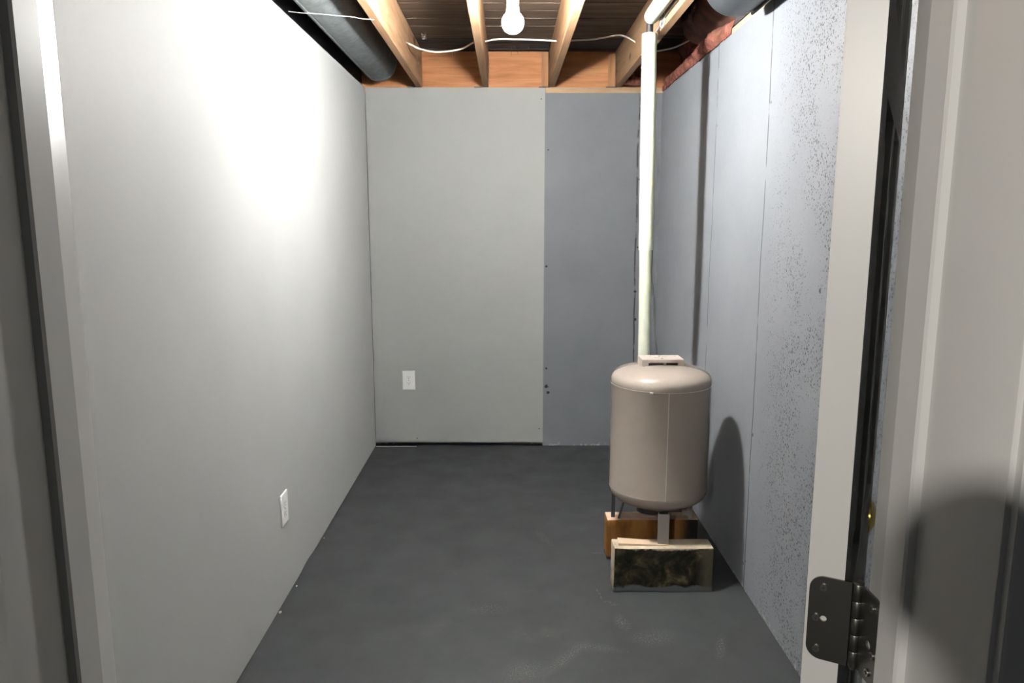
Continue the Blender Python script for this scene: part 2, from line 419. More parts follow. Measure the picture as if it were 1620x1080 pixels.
def lumpy(bm, amp, sc, seed=0):
    for v in bm.verts:
        n = noise.noise_vector(v.co*sc+Vector((seed, seed*.7, -seed))); v.co += n*amp
    return bm

XL, XR, YB, ZT, ZS = -.870, .950, 4.70, 2.272, 2.490
YF0, YF1 = .545, .735              # partition with the doorway
JR, JL = .387, -.426              # jamb faces

# ------------------------------------------------------------------ setting
floor = struct('floor', box((-3.2, -3.2, -.12), (3.2, 5.0, 0)), M['floor'])
wl = bmesh.new(); bx(wl, (XL-.10, YF1, 0.006), (XL-.013, 4.70, 2.255)); wall_left = struct('wall_left', wl, M['paint'])
dl = bmesh.new()
# drywall face with a slightly ragged foot
n = 60
top = []; bot = []
for i in range(n+1):
    y = YF1 + (4.685-YF1)*i/n
    zb = .006 + .004*abs(noise.noise(Vector((y*6, 0, 3)))) + (.006 if abs(y-3.0) < .04 else 0)
    top.append((dl.verts.new((XL, y, 2.266)), dl.verts.new((XL-.0128, y, 2.266)))); bot.append((dl.verts.new((XL, y, zb)), dl.verts.new((XL-.0128, y, zb))))
for i in range(n):
    for q in ((top[i][0], top[i+1][0], bot[i+1][0], bot[i][0]), (top[i][1], top[i][0], bot[i][0], bot[i][1])[::1],):
        pass
    dl.faces.new((bot[i][0], bot[i+1][0], top[i+1][0], top[i][0])); dl.faces.new((top[i][0], top[i+1][0], top[i+1][1], top[i][1]))
    dl.faces.new((bot[i][1], bot[i+1][1], bot[i+1][0], bot[i][0])); dl.faces.new((bot[i][1], top[i][1], top[i+1][1], bot[i+1][1]))
bmesh.ops.recalc_face_normals(dl, faces=dl.faces)
obj('drywall_panel', dl, M['paint'], wall_left)

wb = bmesh.new(); bx(wb, (.2275, YB, 0), (1.2, YB+.2, 2.238)); bx(wb, (-1.2, YB+.045, 0), (.2275, YB+.2, 2.238)); wall_back = struct('wall_back', wb, M['conc_b'])
def ragged_panel(x0, x1, z0, z1, y0, y1):
    bm = bmesh.new(); n = 70; A = []
    for i in range(n+1):
        z = z0+(z1-z0)*i/n; xr = x1 + .0015*noise.noise(Vector((z*14, 1, 0)))
        A.append([bm.verts.new(p) for p in ((x0, y0, z), (xr, y0, z), (xr, y1, z), (x0, y1, z))])
    for a, b in zip(A, A[1:]):
        for k in range(4): bm.faces.new((a[k], a[(k+1) % 4], b[(k+1) % 4], b[k]))
    bm.faces.new(A[0][::-1]); bm.faces.new(A[-1]); bmesh.ops.recalc_face_normals(bm, faces=bm.faces); return bm
obj('drywall_panel', ragged_panel(XL+.003, .2285, .028, 2.266, 4.685, 4.698), M['paint'], wall_back)
obj('sill_plate', box((.232, YB-.002, 2.238), (1.13, YB+.14, ZT), .002), M['sill'], wall_back)
obj('sill_plate', box((-1.2, YB+.004, 2.238), (.230, YB+.14, ZT), .002), M['sill'], wall_back)
obj('floor_strip', box((XL+.002, 4.678, 0.0), (-.60, 4.686, .003), .001), M['plastic'], wall_back)
for x, z in ((-.597, .056), (.205, .12), (.205, 2.2)):
    bm = bmesh.new(); cyl(bm, (x, 4.6862, z), (x, 4.6835, z), .0045, .0035, 12); obj('screw', bm, M['lead'], wall_back, True)

wall_right = struct('wall_right', box((XR, YF0, 0), (XR+.22, YB+.2, 2.246)), M['conc_r'])
obj('sill_plate', box((XR+.004, YF0, 2.246), (XR+.15, YB, ZT), .002), M['sill_r'], wall_right)

# partition round the doorway
wf = bmesh.new()
bx(wf, (-3.0, YF0, 0), (JL-.02, YF1, ZS)); bx(wf, (JR+.02, YF0, 0), (3.0, YF1, ZS)); bx(wf, (JL-.02, YF0, 2.07), (JR+.02, YF1, ZS))
struct('wall_front', wf, M['paint'])

# door frame
fr = struct('trim_1', box((JL-.0185, YF0, 2.05), (JR+.0185, YF1, 2.068), .001), M['trim'])
obj('jamb', box((JR, YF0-.001, 0), (JR+.019, YF1+.001, 2.05), .0015), M['trim'], fr, True)
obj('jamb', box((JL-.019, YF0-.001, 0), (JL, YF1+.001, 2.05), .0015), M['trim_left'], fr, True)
def stop(x, s):
    poly = [(x, .656), (x+s*.0075, .657), (x+s*.0095, .660), (x+s*.0095, .6945), (x, .6945)]
    bm = bmesh.new(); A = [[bm.verts.new((u, v, z)) for u, v in poly] for z in (0, 2.045)]
    bm.faces.new(A[0]); bm.faces.new(A[1][::-1])
    for i in range(5): bm.faces.new((A[0][i], A[0][(i+1) % 5], A[1][(i+1) % 5], A[1][i]))
    bmesh.ops.recalc_face_normals(bm, faces=bm.faces); return bm
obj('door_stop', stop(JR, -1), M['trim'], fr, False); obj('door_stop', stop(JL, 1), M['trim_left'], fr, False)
def casing(x, s, yw, side):
    # colonial profile: thin at the opening, thick bead outside
    pr = [(0, 0), (0, .008), (.004, .010), (.028, .0115), (.038, .014), (.044, .0175), (.054, .0175), (.057, .015), (.057, 0)]
    bm = bmesh.new(); poly = [(x+s*u, yw+side*v) for u, v in pr]
    A = [[bm.verts.new((u, v, z)) for u, v in poly] for z in (0, 2.055)]
    n = len(poly); bm.faces.new(A[0]); bm.faces.new(A[1][::-1])
    for i in range(n): bm.faces.new((A[0][i], A[0][(i+1) % n], A[1][(i+1) % n], A[1][i]))
    bmesh.ops.recalc_face_normals(bm, faces=bm.faces); return bm
for x, s in ((JR+.005, 1), (JL-.005, -1)):
    obj('casing', casing(x, s, YF0-.0005, -1), M['trim'], fr, True)
    obj('casing', casing(x+s*.012, s, YF1+.0005, 1), M['trim'], fr, True)
obj('casing', box((JL-.062, YF0-.016, 2.056), (JR+.062, YF0, 2.113), .003), M['trim'], fr, True)

# ------------------------------------------------------------------ ceiling
ceiling = struct('ceiling', box((-1.45, YF0, ZS+.022), (1.17, YB+.2, ZS+.05)), M['plank_dark'])
y = YF1+.002; k = 0; planks = []
while y < YB+.02:
    wd = .138+random.uniform(-.012, .012)
    y1 = min(y+wd, YB+.03)
    dark = y > 4.36  # planks nearest the back wall get the darker wood
    dz = random.uniform(-.003, .003)
    bm = bmesh.new(); nx = 10; A = []
    for i in range(nx+1):
        x = -1.44+2.59*i/nx
        j0 = .001*noise.noise(Vector((x*4, y*9, 0)))
        A.append([bm.verts.new(p) for p in ((x, y+.003+j0, ZS+dz), (x, y1-.003+j0, ZS+dz+.001), (x, y1-.003+j0, ZS+.021), (x, y+.003+j0, ZS+.021))])
    for a, b in zip(A, A[1:]):
        for q in range(4): bm.faces.new((a[q], a[(q+1) % 4], b[(q+1) % 4], b[q]))
    bm.faces.new(A[0][::-1]); bm.faces.new(A[-1]); bmesh.ops.recalc_face_normals(bm, faces=bm.faces)
    obj('plank', bm, M['plank_dark' if dark else 'plank'], ceiling); y = y1
JO = -.5231
for k in range(0, 4):
    xr = JO+.4064*k; bm = bmesh.new(); ny = 44; A = []
    for i in range(ny+1):
        yy = YF1+.004+(YB+.026-YF1)*i/ny
        w1 = .0012*noise.noise(Vector((k*3.1, yy*5, 0))); w2 = .0012*noise.noise(Vector((k*3.1+9, yy*5, 0))); zb = .0012*noise.noise(Vector((k, yy*3, 5)))
        zb += .001
        c = .003
        A.append([bm.verts.new(p) for p in ((xr-.038+w1+c, yy, ZT+zb), (xr+w2-c, yy, ZT+zb), (xr+w2, yy, ZT+zb+c), (xr+w2, yy, ZS-.004), (xr-.038+w1, yy, ZS-.004), (xr-.038+w1, yy, ZT+zb+c))])
    for a, b in zip(A, A[1:]):
        for q in range(6): bm.faces.new((a[q], a[(q+1) % 6], b[(q+1) % 6], b[q]))
    bm.faces.new(A[0][::-1]); bm.faces.new(A[-1]); bmesh.ops.recalc_face_normals(bm, faces=bm.faces)
    obj('joist', bm, M['joist'], ceiling)
obj('rim_board', box((-1.44, YB+.029, ZT+.001), (1.12, YB+.067, ZS-.004), .002), M['rim'], ceiling)
obj('rim_board', box((1.105, YF1+.01, ZT+.001), (1.143, YB+.028, ZS-.004), .002), M['joist'], ceiling)
obj('rim_board', box((-1.445, YF1+.01, ZT-.1), (-1.40, YB+.028, ZS-.004), .002), M['joist'], ceiling)
obj('dark_void_board', box((-.935, YF1+.01, ZT), (-.895, YB+.028, ZS-.004), .002), M['black'], ceiling)  # black board added to stand for the unlit void above the left wall
obj('nailer', box((.208, YB-.006, ZT+.002), (.248, YB+.028, ZS-.012), .002), M['nailer'], ceiling)
bm = box((.612, YB-.006, ZT+.002), (.655, YB+.028, ZS-.02), .002); lumpy(bm, .006, 14, 3); obj('nailer', bm, M['nailer'], ceiling)
for x0, x1 in ((.19, .256), (.60, .668), (-.205, -.157), (-.61, -.565)):
    obj('metal_shim', box((x0, YB-.012, ZT-.003), (x1, YB+.02, ZT+.001)), M['lead'], ceiling)
for x, dx, l in ((.022, .0, .05), (.045, .02, .045), (.125, 0, .035), (-.33, .004, .03)):
    bm = bmesh.new(); cyl(bm, (x, 4.62, ZS), (x+dx, 4.625, ZS-l), .0016, .001, 6); obj('nail', bm, M['lead'], ceiling)
for x, yy, z in ((-.110, 4.2, 2.36), (-.113, 4.42, 2.335), (-.1085, 4.45, 2.33), (-.5175, 4.45, 2.36), (-.5175, 4.1, 2.44), (-.516, 4.3, 2.40)):
    bm = bmesh.new(); cyl(bm, (x, yy, z), (x+.003, yy, z), .005, .004, 8); obj('nail_head', bm, M['nickel_hi'], ceiling)

# ------------------------------------------------------------------ pressure tank
TX, TY, TR = .629, 2.970, .2045
tank = thing('pressure_tank', (TX, TY, .184), 'beige steel water pressure tank standing on two stained concrete blocks', 'tank')
prof = [(0, .286), (.06, .288), (.11, .296), (.15, .309), (.18, .325), (.197, .342), (.2035, .356), (.2045, .366),
        (.2045, .370), (.2036, .373), (.2036, .807), (.2045, .810), (.2045, .820), (.2035, .832), (.199, .843), (.190, .853),
        (.175, .862), (.150, .8715), (.12, .879), (.08, .885), (.04, .8875), (0, .888)]
prof = [(r, z-.0) for r, z in prof]
obj('tank_shell', lathe(bmesh.new(), prof, (TX, TY, 0), 96), M['tank'], tank, True)
for zz in (.809, .371):
    rp = [(.2030, zz-.0024), (.2045, zz-.0010), (.2048, zz), (.2045, zz+.0010), (.2030, zz+.0024)]
    obj('weld_bead', lathe(bmesh.new(), rp, (TX, TY, 0), 96), M['tank_seam' if zz > .5 else 'tank'], tank, True)
a = R(-92.3)
bm = bmesh.new(); pts = [(TX+.2036*math.cos(a+.002*noise.noise(Vector((0, 0, z*9)))), TY+.2036*math.sin(a), z) for z in [.371+.438*i/40 for i in range(41)]]
tube(bm, pts, .0016, 8); obj('weld_bead', bm, M['tank_seam'], tank, True)
bm = bmesh.new(); bx(bm, (TX-.082, TY-.2075, .803), (TX-.070, TY-.189, .811), .002); obj('weld_spatter', lumpy(bm, .002, 80), M['leg'], tank)
# pump bracket: plate with turned-down sides and slots
bp = bmesh.new()
bx0, bx1, by0, by1, bz = .543, .712, 2.925, 3.03, .911
def holes_plate(bm, rects, x0, x1, y0, y1, z0, z1):
    xs = sorted({x0, x1, *[r[0] for r in rects], *[r[1] for r in rects]}); ys = sorted({y0, y1, *[r[2] for r in rects], *[r[3] for r in rects]})
    for i in range(len(xs)-1):
        for j in range(len(ys)-1):
            cx, cy = (xs[i]+xs[i+1])/2, (ys[j]+ys[j+1])/2
            if any(r[0] < cx < r[1] and r[2] < cy < r[3] for r in rects): continue
            bx(bm, (xs[i], ys[j], z0), (xs[i+1], ys[j+1], z1))
rects = [(.622, .633, 2.998, 3.016), (.636, .655, 2.993, 2.998), (.600, .623, 2.968, 2.974), (.624, .634, 2.948, 2.962),
         (.585, .594, 3.004, 3.008), (.563, .567, 3.008, 3.015), (.690, .694, 3.000, 3.010), (.556, .590, 2.936, 2.938), (.680, .705, 2.936, 2.938)]
holes_plate(bp, rects, bx0, bx1, by0, by1, bz-.003, bz)
bx(bp, (bx0, by0, bz-.040), (bx0+.003, by1, bz-.003)); bx(bp, (bx1-.003, by0, bz-.040), (bx1, by1, bz-.003))
# front flange with long notch
pl = [(bx0, bz-.003), (bx0, bz-.040), (bx0+.014, bz-.037), (bx0+.028, bz-.029), (bx0+.024, bz-.014), (bx0+.030, bz-.012),
      (bx1-.030, bz-.012), (bx1-.024, bz-.014), (bx1-.028, bz-.029), (bx1-.014, bz-.037), (bx1, bz-.040), (bx1, bz-.003)]
prism(bp, pl, 1, by0-.003, by0)
prism(bp, pl, 1, by1, by1+.003)
obj('pump_bracket', bp, M['bracket'], tank)
obj('bracket_tab', box((.628, 2.924, bz-.030), (.640, 2.930, bz-.010)), M['tank'], tank)
obj('bracket_foot', box((bx1, 2.955, .872), (bx1+.014, 2.985, .8745)), M['leg'], tank); obj('bracket_foot', box((bx0+.004, 2.935, .876), (bx0+.04, 2.95, .8785)), M['leg'], tank)
# legs: bent angle irons
def leg(ang, zt, dark=False):
    bm = bmesh.new(); c = Vector((TX+.185*math.cos(ang), TY+.185*math.sin(ang), 0)); rd = Vector((math.cos(ang), math.sin(ang), 0)); td = Vector((-rd.y, rd.x, 0))
    poly = [(-.021, .003), (.021, .003), (.021, -.018), (.018, -.018), (.018, 0), (-.018, 0), (-.018, -.018), (-.021, -.018)]
    A = [[bm.verts.new(c+td*u+rd*v+Vector((0, 0, z))) for u, v in poly] for z in (.1868, zt)]
    n = 8; bm.faces.new(A[0]); bm.faces.new(A[1][::-1])
    for i in range(n): bm.faces.new((A[0][i], A[0][(i+1) % n], A[1][(i+1) % n], A[1][i]))
    bmesh.ops.recalc_face_normals(bm, faces=bm.faces)
    return bm
obj('leg', leg(R(-92.3), .312), M['leg'], tank); obj('leg', box((TX-.178, TY+.085, .187), (TX-.162, TY+.10, .335), .001), M['leg_dark'], tank); obj('leg', leg(R(30), .33), M['leg'], tank)
bm = bmesh.new(); cyl(bm, (TX-.148, TY+.075, .187), (TX-.118, TY+.06, .305), .0045, seg=8); obj('strut', bm, M['leg_dark'], tank)
bm = bmesh.new(); cyl(bm, (TX-.035, TY-.02, .262), (TX-.035, TY-.02, .300), .052, .056, 24)
obj('outlet_fitting', bm, M['black'], tank, True)
bm = bmesh.new(); cyl(bm, (TX+.035, TY, .03), (TX+.035, TY, .295), .020, seg=18); obj('drain_pipe', bm, M['black'], tank, True)

# blocks and shim
def block(a, b, seed, m, label):
    bm = bmesh.new(); bx(bm, a, b, .006, 2)
    bmesh.ops.subdivide_edges(bm, edges=[e for e in bm.edges if e.calc_length() > .05], cuts=6, use_grid_fill=True)
    lumpy(bm, .0022, 22, seed)
    for v in bm.verts: v.co.z = max(v.co.z, 0)
    o = obj('concrete_block', bm, m, None, True); tag(o, label, 'block'); return o
block((.420, 2.748, 0), (.817, 2.842, .184), 2, M['block1'], 'front block under the tank, black mouldy face and pale top edge')
block((.430, 3.030, 0), (.826, 3.122, .186), 5, M['block2'], 'rear block under the tank, stained rusty orange')
bm = bmesh.new()
A = [bm.verts.new(p) for p in ((.441, 2.775, .1845), (.660, 2.771, .1845), (.660, 2.812, .1845), (.445, 2.834, .1845), (.441, 2.775, .194), (.660, 2.771, .1862), (.660, 2.812, .1862), (.445, 2.834, .192))]
for f in ((0, 1, 5, 4), (1, 2, 6, 5), (2, 3, 7, 6), (3, 0, 4, 7), (4, 5, 6, 7), (3, 2, 1, 0)): bm.faces.new([A[i] for i in f])
bmesh.ops.recalc_face_normals(bm, faces=bm.faces)
tag(obj('wood_shim', bm, M['shim']), 'thin pale wooden shim wedged under the front leg of the tank', 'shim')

# ------------------------------------------------------------------ insulated pipe
PX, PY = .622, 3.33
pipe = thing('insulated_pipe', (.632, PY, .0), 'tall vertical pipe in cream foam sleeve rising behind the tank to the joists', 'pipe')
def slit_sleeve(pts, r0, r1, seg=28, slit=0, wob=.0012, seed=0):
    """foam sleeve: outer and inner skin with a narrow slit"""
    bm = bmesh.new(); P = [Vector(p) for p in pts]; n = len(P); rows = []
    for i, p in enumerate(P):
        t = (P[min(i+1, n-1)]-P[max(i-1, 0)]).normalized(); u = Vector((0, 1, 0)) if abs(t.y) < .5 else Vector((0, 0, 1))
        u = (u-t*u.dot(t)).normalized(); s = t.cross(u); r = r0+(r1-r0)*i/(n-1)
        row = []
        for layer, rr in ((0, r), (1, r-.009)):
            for k in range(seg+1):
                an = slit+.05+(2*math.pi-.10)*k/seg
                w = wob*noise.noise(Vector((math.cos(an)*2, math.sin(an)*2, i*.6+seed)))
                row.append(bm.verts.new(p+(u*math.cos(an)+s*math.sin(an))*(rr+w)))
        rows.append(row)
    m_ = seg+1
    for a, b in zip(rows, rows[1:]):
        for k in range(seg):
            bm.faces.new((a[k], a[k+1], b[k+1], b[k])); bm.faces.new((a[m_+k+1], a[m_+k], b[m_+k], b[m_+k+1]))
        bm.faces.new((a[0], b[0], b[m_], a[m_])); bm.faces.new((a[seg], a[m_+seg], b[m_+seg], b[seg]))
    for a in (rows[0], rows[-1]):
        for k in range(seg): bm.faces.new((a[k], a[k+1], a[m_+k+1], a[m_+k]))
    bmesh.ops.recalc_face_normals(bm, faces=bm.faces); return bm
def lin(a, b, n): return [tuple(a[j]+(b[j]-a[j])*i/n for j in range(3)) for i in range(n+1)]
obj('foam_sleeve', slit_sleeve(lin((.619, PY, 1.335), (.6085, PY, 2.255), 20), .0315, .0320, slit=R(100)), M['sleeve'], pipe, True)
obj('foam_sleeve', slit_sleeve(lin((.633, PY, .30), (.6175, PY, 1.340), 20), .0262, .0268, slit=R(100), seed=5), M['sleeve'], pipe, True)
hs = obj('foam_sleeve', slit_sleeve(lin((.609, 3.295, 2.318), (.611, 1.2, 2.318), 24), .0315, .0315, slit=R(90), seed=9), M['sleeve'], pipe, True)
bm = bmesh.new(); tube(bm, [(.633, PY, .10), (.619, PY, 1.335), (.6085, PY, 2.29)]+[(.609, 3.31, 2.312), (.609, 3.27, 2.318), (.611, 1.3, 2.318)], .015, 14); obj('inner_pipe', bm, M['black'], pipe, True)
for z in (2.155, 2.165, 2.122, 2.115):
    bm = bmesh.new(); bmesh.ops.create_icosphere(bm, subdivisions=1, radius=.0045); bmesh.ops.translate(bm, vec=(.578, PY-.012, z), verts=bm.verts); obj('foam_bead', bm, M['sleeve'], pipe, True)
bm = bmesh.new(); tube(bm, spline([(.650, 3.27, 2.32), (.640, 3.26, 2.275), (.646, 3.25, 2.262), (.653, 3.24, 2.285), (.650, 3.235, 2.32)], 8), .0022, 8); obj('hanging_strap', bm, M['thread'], pipe, True)

bm = bmesh.new(); tube(bm, spline([(.640, 3.36, 2.26), (.645, 3.372, 1.9), (.652, 3.375, 1.55), (.657, 3.375, 1.32), (.658, 3.372, 1.22), (.672, 3.372, 1.10), (.680, 3.37, .95), (.692, 3.365, .85), (.70, 3.35, .60), (.69, 3.30, .2), (.69, 3.27, .01)], 10), .0024, 8)
tag(obj('thin_wire', bm, M['wire_grey'], None, True), 'thin grey wire hanging down beside the cream pipe', 'wire')
bm = bmesh.new(); tube(bm, spline([(.632, 3.31, 2.262), (.648, 3.27, 2.285), (.650, 3.2, 2.30), (.649, 2.9, 2.300), (.650, 2.3, 2.305), (.650, 1.4, 2.31)], 8), .0045, 8)
obj('control_cable', bm, M['wire_grey'], pipe, True)

# ------------------------------------------------------------------ white cable through the joists (one run)
def cable(pts, label, r=.0045):
    bm = bmesh.new(); tube(bm, spline(pts, 10), r, 10); return tag(obj('electrical_cable', bm, M['cable'], None, True), label, 'cable')
zc, yc = 2.375, 4.0
cable([(-.56, yc, 2.375), (-.521, yc, 2.372), (-.46, yc, 2.342), (-.385, yc, 2.326), (-.31, yc, 2.328), (-.235, yc, 2.342), (-.175, yc, 2.372), (-.15, yc, 2.375), (-.118, yc, 2.376), (-.05, yc, 2.388), (.05, yc, 2.388),
       (.15, yc, 2.384), (.25, yc, 2.380), (.28, yc, 2.380), (.33, yc, 2.382), (.44, yc, 2.388), (.53, yc, 2.402), (.565, yc, 2.408), (.60, yc, 2.404), (.655, yc, 2.378), (.69, yc, 2.345), (.74, yc, 2.328), (.80, yc, 2.335), (.87, yc, 2.352), (.95, yc, 2.39)],
      'white electrical cable sagging through the ceiling joists behind the bulb')

# ------------------------------------------------------------------ lamp
lx, ly, lz = BULB_POS
lamp = thing('light_fixture', (lx, ly, ZT), 'bare glowing bulb hanging in a holder below the ceiling joists', 'lamp')
rb = .038
prof = []
for i in range(15):
    an = -math.pi/2+math.pi*.80*i/14
    prof.append((rb*math.cos(an) if i else 0, rb*math.sin(an)))
prof += [(.0205, .048), (.0165, .058)]
obj('bulb', lathe(bmesh.new(), prof, (lx, ly, lz), 32), M['bulb'], lamp, 'all')
obj('lamp_holder', lathe(bmesh.new(), [(0, .052), (.017, .052), (.021, .056), (.021, .075), (.030, .085), (.052, .093), (.055, .100), (.055, .104), (0, .104)], (lx, ly, lz), 32), M['plastic'], lamp, True)
bm = bmesh.new(); lathe(bm, [(0, .104), (.050, .104), (.050, .130), (0, .130)], (lx, ly, lz), 8); obj('junction_box', bm, M['flash'], lamp)
obj('mounting_bar', box((-.16, ly-.02, ZT-.0015), (.30, ly+.02, ZT+.0000)), M['flash'], lamp)

# ------------------------------------------------------------------ ducts
dx, dz_, dr = -.757, 2.381, .104
duct = thing('round_duct', (dx, 4.55, dz_-dr), 'long round grey metal duct running above the left wall', 'duct')
bm = bmesh.new()
pr = [(dr-.0015, 0.02), (dr, .0), (dr, 1.0)]
def hduct(bm, xc, zc_, prof, seg=56):
    """prof: (r, y) along Y"""
    rings = [[bm.verts.new((xc+r*math.cos(2*math.pi*k/seg), y, zc_+r*math.sin(2*math.pi*k/seg))) for k in range(seg)] for r, y in prof]
    for a, b in zip(rings, rings[1:]):
        for k in range(seg): bm.faces.new((a[k], a[(k+1) % seg], b[(k+1) % seg], b[k]))
    bm.faces.new(rings[0]); bm.faces.new(rings[-1][::-1]); bmesh.ops.recalc_face_normals(bm, faces=bm.faces); return bm
obj('duct_pipe', hduct(bm, dx, dz_, [(dr-.02, 4.556), (dr-.004, 4.555), (dr-.001, 4.550), (dr, 4.54), (dr, 3.0), (dr, .9)]), M['duct'], duct, True)
obj('duct_collar', hduct(bmesh.new(), dx, dz_, [(dr-.002, 4.53), (dr+.003, 4.527), (dr+.003, 4.505), (dr-.002, 4.50)]), M['duct'], duct, True)
bm = bmesh.new(); tube(bm, [(dx-.035, .95, dz_-dr+.003), (dx-.035, 4.5, dz_-dr+.003)], .0035, 6); obj('lock_seam', bm, M['duct'], duct, True)

ex, ez, er = .826, 2.314, .118
d2 = thing('dark_round_duct', (ex, 2.85, ez-er), 'end of a dark round duct high above the right wall', 'duct')
obj('duct_pipe', hduct(bmesh.new(), ex, ez, [(er-.03, 2.858), (er-.010, 2.855), (er-.003, 2.845), (er-.001, 2.83), (er, 2.80), (er, 1.3)]), M['duct_dark'], d2, True)
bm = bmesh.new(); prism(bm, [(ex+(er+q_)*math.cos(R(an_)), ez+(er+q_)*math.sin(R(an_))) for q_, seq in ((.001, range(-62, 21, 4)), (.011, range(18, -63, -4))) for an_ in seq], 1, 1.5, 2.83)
obj('shade_strip', bm, M['black'], d2, True)  # black strip added to stand for the duct's shaded right flank
# chalky scribbles on the duct's belly
for q, pts in enumerate(([(-15, 2.80), (-12, 2.792), (-14, 2.785), (-17, 2.79), (-15, 2.80)], [(-21, 2.80), (-20, 2.785), (-23, 2.79)], [(-27, 2.80), (-28, 2.788), (-25, 2.785)])):
    P = [(ex+(er+.0005)*math.sin(R(-a_*1.2)), yy, ez-(er+.0005)*math.cos(R(a_*1.2))) for a_, yy in pts]
    bm = bmesh.new(); tube(bm, spline(P, 5), .0012, 5); obj('chalk_mark', bm, M['thread'], d2, True)

# ------------------------------------------------------------------ insulation, flashing
def batt(y0, y1, prof, seed, label, mat):
    bm = bmesh.new(); nu, nv = 60, 34; G = []
    pf = spline([(x, 0, z) for x, z in prof], 8)
    for i in range(nu+1):
        v_ = i/nu; yy = y0+(y1-y0)*v_; row = []
        endf = min(1, 6*min(v_+.02, 1.02-v_))
        for j in range(nv+1):
            t = j/nv*(len(pf)-1); q = pf[min(int(t), len(pf)-2)].lerp(pf[min(int(t)+1, len(pf)-1)], t-int(t)) if t < len(pf)-1 else pf[-1]
            lip = min(1, max(0, (q.z-2.25)/.03))
            p = Vector((q.x+(1-endf)*.03, yy, q.z)); d = noise.fractal(p*9+Vector((seed, 0, 0)), 1.0, 2.0, 4)*.026*lip+noise.noise(p*42+Vector((0, seed, 0)))*.006
            p.x -= d; p.y += noise.noise(p*20)*.010; p.z += noise.noise(p*30+Vector((3, 3, 3)))*.004
            p.z = max(p.z, 2.245); p.z = min(p.z, ZS-.006)
            if p.z < 2.275: p.x = min(p.x, XR-.0005)
            row.append(bm.verts.new(p))
        G.append(row)
    for a_, b_ in zip(G, G[1:]):
        for j in range(nv): bm.faces.new((a_[j], a_[j+1], b_[j+1], b_[j]))
    bmesh.ops.recalc_face_normals(bm, faces=bm.faces)
    o = tag(obj('insulation_batt', bm, mat, None, 'all'), label, 'insulation')
    m_ = o.modifiers.new('thick', 'SOLIDIFY'); m_.thickness = .008; m_.offset = 0
    return o
M['kraft'] = m_plain('kraft insulation darkened for shade', (.085, .035, .022), .9, vary=.35, scale=12, bstr=.4)  # kraft facing, colour darkened to hold the last joist's shade
batt(3.90, 4.69, [(XR-.004, 2.247), (XR-.014, 2.262), (XR-.012, 2.29), (XR+.02, 2.315), (XR+.07, 2.37), (XR+.08, 2.43), (XR+.06, 2.478)], 1.0, 'ragged pink insulation on the right sill, the piece in the back corner', M['insul'])
batt(3.30, 3.88, [(XR+.045, 2.276), (XR+.03, 2.30), (XR-.01, 2.325), (XR-.06, 2.36), (XR-.10, 2.42), (XR-.08, 2.48)], 4.0, 'dark reddish insulation bulging over the right wall beside the metal sheet', M['kraft'])
batt(3.30, 3.89, [(XR-.006, 2.246), (XR-.022, 2.262), (XR-.024, 2.285), (XR-.010, 2.303), (XR+.01, 2.306)], 6.5, 'lit salmon pink strip of insulation along the top edge of the right wall', M['insul'])
bm = bmesh.new(); prism(bm, [(.952, 2.276), (.957, 2.276), (.985, 2.375), (1.03, 2.43), (1.025, 2.437), (.98, 2.38)], 1, 3.02, 3.27)
tag(obj('metal_flashing', bm, M['flash']), 'small bright sheet metal piece on the right sill below the dark duct', 'metal sheet')
bm = bmesh.new()
for q in range(26):
    c = Vector((random.uniform(.69, .86), random.uniform(4.60, 4.68), random.uniform(2.275, 2.30)))
    r_ = bmesh.ops.create_icosphere(bm, subdivisions=2, radius=random.uniform(.014, .030)); bmesh.ops.translate(bm, vec=c, verts=r_['verts'])
for v in bm.verts: v.co.z = max(v.co.z, 2.274)
lumpy(bm, .010, 40, 2)
tag(obj('insulation_scrap', bm, M['insul'], None, 'all'), 'small torn tuft of insulation on the back sill beside the last joist', 'insulation')

# ------------------------------------------------------------------ outlets
def outlet(loc, rot, label):
    root = thing('electrical_outlet', loc, label, 'outlet'); T = Matrix.Translation(loc) @ Matrix.Rotation(rot, 4, 'Z')
    def part(name, bm, m, sm=True):
        bmesh.ops.transform(bm, matrix=T, verts=bm.verts); return obj(name, bm, m, root, sm)
    # local: faces -Y, X width, Z height
    bm = bmesh.new(); pw, ph = .0415, .063
    A = [[bm.verts.new((sx*(pw-i_), y_, sz*(ph-i_))) for sx, sz in ((-1, -1), (1, -1), (1, 1), (-1, 1))] for i_, y_ in ((0, 0), (0, -.0035), (.0015, -.0055), (.006, -.0068))]
    for a_, b_ in zip(A, A[1:]):
        for k in range(4): bm.faces.new((a_[k], a_[(k+1) % 4], b_[(k+1) % 4], b_[k]))
    bm.faces.new(A[-1]); bm.faces.new(A[0][::-1]); bmesh.ops.recalc_face_normals(bm, faces=bm.faces)
    part('cover_plate', bm, M['plastic'], False)
    for s in (-1, 1):
        zc0 = s*.0195
        bm = bmesh.new(); pts = []
        for k in range(28):
            an = 2*math.pi*k/28; pts.append((.0172*math.cos(an), max(-.0135, min(.0135, .0172*math.sin(an)))+zc0))
        prism(bm, pts, 1, -.0086, -.006); part('receptacle', bm, M['plastic'], False)
        bm = bmesh.new()
        bx(bm, (-.0075, -.0089, zc0+.000), (-.0055, -.0084, zc0+.008)); bx(bm, (.0055, -.0089, zc0+.001), (.0075, -.0084, zc0+.007))
        cyl(bm, (0, -.0089, zc0-.006), (0, -.0084, zc0-.006), .0026, seg=12); part('plug_slots', bm, M['slot'], False)
    bm = bmesh.new(); cyl(bm, (0, -.0065, 0), (0, -.0080, 0), .0032, .0028, 14); part('screw', bm, M['nickel_hi'])
    return root
outlet((-.6425, 4.6848, .4465), 0, 'white duplex outlet on the light grey back wall panel')
